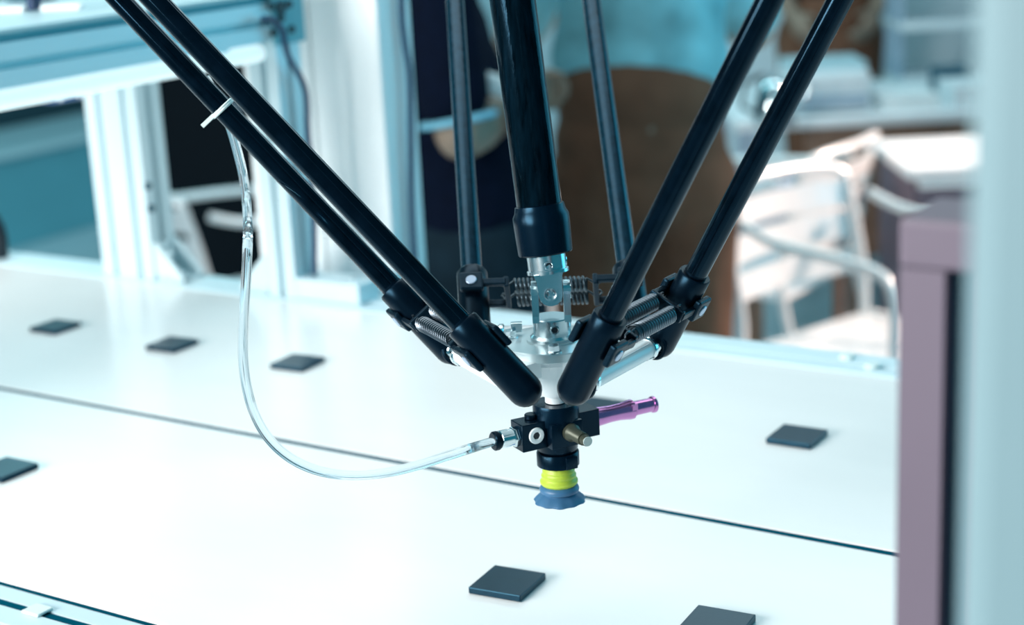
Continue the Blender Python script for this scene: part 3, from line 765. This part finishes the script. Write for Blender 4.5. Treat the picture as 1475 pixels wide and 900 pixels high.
def hand(w, d, side, palm_n, curl=.5):
    """five-finger hand at wrist w pointing along d; side = thumb side"""
    d = Vector(d).normalized(); side = Vector(side); side = (side - d * side.dot(d)).normalized(); nn = d.cross(side).normalized() * palm_n
    w = Vector(w); out = []
    out.append(('c', [(w, .026), (w + d * .04, .030), (w + d * .075, .030)]))
    out.append(('c', [(w + d * .04 + side * .018, .020), (w + d * .078 + side * .026, .014)]))
    out.append(('c', [(w + d * .04 - side * .018, .020), (w + d * .074 - side * .028, .013)]))
    for k, (o, Ls) in enumerate(((.030, .070), (.010, .080), (-.010, .075), (-.029, .058))):
        b = w + d * .082 + side * o
        j1 = b + (d * math.cos(curl * .6) + nn * math.sin(curl * .6)) * Ls * .45
        j2 = j1 + (d * math.cos(curl * 1.6) + nn * math.sin(curl * 1.6)) * Ls * .32
        j3 = j2 + (d * math.cos(curl * 2.4) + nn * math.sin(curl * 2.4)) * Ls * .25
        out.append(('c', [(b - d * .02, .010), (j1, .0092), (j2, .0085), (j3, .0072)]))
    b = w + d * .030 + side * .026
    j1 = b + (d * .6 + side * .75 + nn * .2).normalized() * .035; j2 = j1 + (d * .85 + side * .35 + nn * .4).normalized() * .030
    out.append(('c', [(b, .013), (j1, .0105), (j2, .009)]))
    return out
def person(px, d, label, J, top, bottom, trim=None, hairlen=.0, scale=1.0):
    """J in view-aligned metres: x right, y away, z up from the floor"""
    p = at(px, 200, d); base = Vector((p.x, p.y, 0))
    def W(q): q = Vector(q); return base + RH * q.x + FH * q.y + Vector((0, 0, q.z))
    def D(q): q = Vector(q); return RH * q.x + FH * q.y + Vector((0, 0, q.z))
    MR = frame((0, 0, 0), D((1, 0, 0)), D((0, 1, 0)), D((0, 0, 1)))
    t = thing('person', base, label, 'person')
    pel, ch, nk, hd = [Vector(J[k]) for k in ('pelvis', 'chest', 'neck', 'head')]
    parts = [('c', [(W(pel), .13), (W(pel.lerp(ch, .5)), .12), (W(ch), .125)]), ('c', [(W(ch), .08), (W(nk), .055), (W(hd) - Vector((0, 0, .03)), .055)])]
    look = Vector(J.get('look', (0, 1, 0))).normalized(); sidev = look.cross(Vector((0, 0, 1)))
    H = W(hd); lk = D(look); sv = D(sidev); up = Vector((0, 0, 1)); MH = frame((0, 0, 0), sv, lk, up)
    parts += [('e', H + up * .025, (.076, .096, .105), MH), ('e', H - up * .04 + lk * .018, (.058, .072, .085), MH)]
    parts += [('c', [(H + lk * .088 + up * .012, .010), (H + lk * .108 - up * .022, .014)])]
    for s in (-1, 1): parts += [('e', H + sv * s * .077 - up * .005, (.012, .026, .034), MH)]
    for s in ('L', 'R'):
        sh, el, wr = [Vector(J[s + k]) for k in ('sh', 'el', 'wr')]
        parts += [('c', [(W(ch), .09), (W(sh), .058), (W(el), .043), (W(el.lerp(wr, .3)), .045), (W(wr), .028)])]
        hv = D(wr - el); parts += hand(W(wr), hv, D(J.get('thumb', (0, 0, 1))), 1 if s == 'R' else -1, J.get('curl', .5))
        hp_, kn, an = [Vector(J[s + k]) for k in ('hip', 'kn', 'an')]
        parts += [('c', [(W(hp_), .095), (W(kn), .060), (W(kn.lerp(an, .35)), .060), (W(an), .040)])]
        ft = look * .16
        parts += [('c', [(W(an), .042), (W(an + Vector((0, 0, -.035)) + ft * .3), .040), (W(an + Vector((0, 0, -.045)) + ft), .032)])]
    blob('body', parts, 'skin', t, .008)
    # face details
    for s in (-1, 1):
        MB().sphere(H + lk * .083 + sv * s * .031 + up * .018, .011, 12, 8).build('eye', 'eye_white', t)
        MB().sphere(H + lk * .0925 + sv * s * .031 + up * .018, .0045, 10, 6).build('iris', 'cable_black', t)
    MB().sphere(H + lk * .086 - up * .062, 1, 12, 8, (.022, .006, .007), MH).build('mouth', 'lip', t)
    hp2 = [('e', H + up * .045 - lk * .012, (.084, .098, .098), MH), ('e', H + up * .01 - lk * .03, (.082, .078, .10), MH)]
    blob('hair', hp2, 'hair', t, .010)
    # clothes
    sw = D(J.get('sway', (0, 0, 1))).normalized()
    sx = D(J.get('across', (1, 0, 0))).normalized(); sy = sw.cross(sx).normalized(); sx = sy.cross(sw)
    MS = frame((0, 0, 0), sx, sy, sw)
    shirt = []
    for k in range(6):
        c = pel.lerp(ch, J.get('hem', -.02) + k * (1 - J.get('hem', -.02)) / 5); wd = (.185, .175, .170, .175, .185, .175)[k]
        shirt.append(('e', W(c), (wd, .135, .13), MS))
    shirt.append(('c', [(W(Vector(J['Lsh'])), .085), (W(ch + Vector((0, 0, .05))), .11), (W(Vector(J['Rsh'])), .085)]))
    for s in ('L', 'R'):
        sh, el = Vector(J[s + 'sh']), Vector(J[s + 'el'])
        shirt.append(('c', [(W(sh), .078), (W(sh.lerp(el, .78)), J.get('slv', .066))]))
        if trim:
            a, b = W(sh.lerp(el, .92)), W(sh.lerp(el, 1.0)); ax = (b - a).normalized(); X, Y, _ = basis(ax)
            MB().tube([a + (X * math.cos(k * math.pi / 12) + Y * math.sin(k * math.pi / 12)) * (J.get('slv', .062) - .002) for k in range(24)], .006, 8, closed=True).build('sleeve_trim', trim, t)
    blob('shirt', shirt, top, t, .010)
    tr = [('e', W(pel + Vector((0, 0, J.get('waist', -.03)))), (.172, .13, .13), MS), ('e', W(pel - Vector((0, 0, .12))), (.178, .135, .12), MS)]
    tr.append(('e', W(pel - Vector((0, 0, .03))), (.178, .135, .13), MS))
    for s in ('L', 'R'):
        hp_, kn, an = [Vector(J[s + k]) for k in ('hip', 'kn', 'an')]
        tr.append(('c', [(W(pel + (hp_ - pel) * .5), .12), (W(hp_), .118)]))
        tr.append(('c', [(W(hp_), .118), (W(hp_.lerp(kn, .5)), .100), (W(kn), .080), (W(an + Vector((0, 0, .03))), .068)]))
    blob('trousers', tr, bottom, t, .010)
    for s in ('L', 'R'):
        an = Vector(J[s + 'an']); ft = look * .17
        blob('shoe', [('c', [(W(an + Vector((0, 0, -.036)) - look * .02), .050), (W(an + Vector((0, 0, -.045)) + ft * .5), .048), (W(an + Vector((0, 0, -.052)) + ft), .042)])], 'cable_black', t, .008)
    return t
# person with the teal shirt, back to the camera, leaning over work in front of them
person(922, 3.35, 'person in a pale teal shirt and brown trousers standing with their back turned', dict(
    hem=.40, waist=.06, pelvis=(0, 0, 1.02), chest=(.02, .08, 1.36), neck=(.03, .15, 1.50), head=(.02, .22, 1.60), look=(-.2, 1, -.1), sway=(.13, 0, 1), across=(1, 0, -.13),
    Lsh=(-.17, .10, 1.40), Lel=(-.24, .24, 1.20), Lwr=(-.16, .46, 1.22), Rsh=(.20, .10, 1.38), Rel=(.27, .26, 1.18), Rwr=(.17, .46, 1.22),
    Lhip=(-.085, 0, .90), Lkn=(-.10, .02, .49), Lan=(-.11, -.01, .095), Rhip=(.085, 0, .90), Rkn=(.10, .02, .49), Ran=(.11, -.01, .095), thumb=(0, 0, 1)), 'teal_cloth', 'brown_cloth')
# person in navy, seen from the side, forearm reaching right
person(640, 2.75, 'person in a navy polo shirt with blue sleeve trim, forearm reaching to the right', dict(
    pelvis=(.03, .18, .99), chest=(-.07, .16, 1.33), neck=(-.04, .16, 1.52), head=(.02, .16, 1.63), look=(1, 0, -.15), sway=(.15, 0, 1), across=(0, 1, 0),
    slv=.062, Lsh=(-.06, .34, 1.44), Lel=(.0, .36, 1.17), Lwr=(.08, .56, 1.17), Rsh=(-.015, -.02, 1.44), Rel=(.03, -.05, 1.13), Rwr=(.11, .11, 1.15),
    Lhip=(.04, .26, .89), Lkn=(.09, .26, .49), Lan=(.02, .26, .095), Rhip=(.04, .10, .89), Rkn=(.10, .09, .49), Ran=(.02, .09, .095), thumb=(0, 0, 1), curl=.8), 'navy_cloth', 'dark_cloth', 'trim_cloth')
# person further back in dark blue
person(1195, 6.2, 'person in brown trousers standing beyond the white desk at upper right', dict(hem=.30, waist=.03,
    pelvis=(0, 0, .96), chest=(0, .02, 1.28), neck=(0, .02, 1.46), head=(0, .0, 1.58), look=(-.3, -1, 0),
    Lsh=(-.18, .02, 1.38), Lel=(-.24, -.02, 1.12), Lwr=(-.16, -.14, .97), Rsh=(.18, .02, 1.38), Rel=(.24, -.02, 1.12), Rwr=(.14, -.14, .97),
    Lhip=(-.085, 0, .86), Lkn=(-.09, -.02, .48), Lan=(-.09, 0, .095), Rhip=(.085, 0, .86), Rkn=(.09, -.02, .48), Ran=(.09, 0, .095)), 'navy_cloth', 'brown_cloth')
# what the navy person holds
p = at(640, 200, 2.75); hb = Vector((p.x, p.y, 0)) + RH * .05 - FH * .0
t = thing('hand_scanner', hb + Vector((0, 0, 1.11)), 'pale blue hand tool with a bright white front held by the navy person', 'tool')
MB().box(hb + RH * -.02 + Vector((0, 0, 1.22)), (.06, .04, .11), Matrix.Rotation(RANG, 4, 'Z') @ Matrix.Rotation(-.25, 4, 'Y'), bev=.012).build('housing', 'trim_cloth', t)
MB().box(hb + RH * .045 + Vector((0, 0, 1.20)), (.10, .03, .032), Matrix.Rotation(RANG, 4, 'Z') @ Matrix.Rotation(.35, 4, 'Y'), bev=.008).build('nose', 'paper', t)
MB().cyl(hb + RH * .09 + Vector((0, 0, 1.10)), hb + RH * .09 + Vector((0, 0, 1.16)), .022, 16, bev=.004).build('grip', 'wood_brown', t)
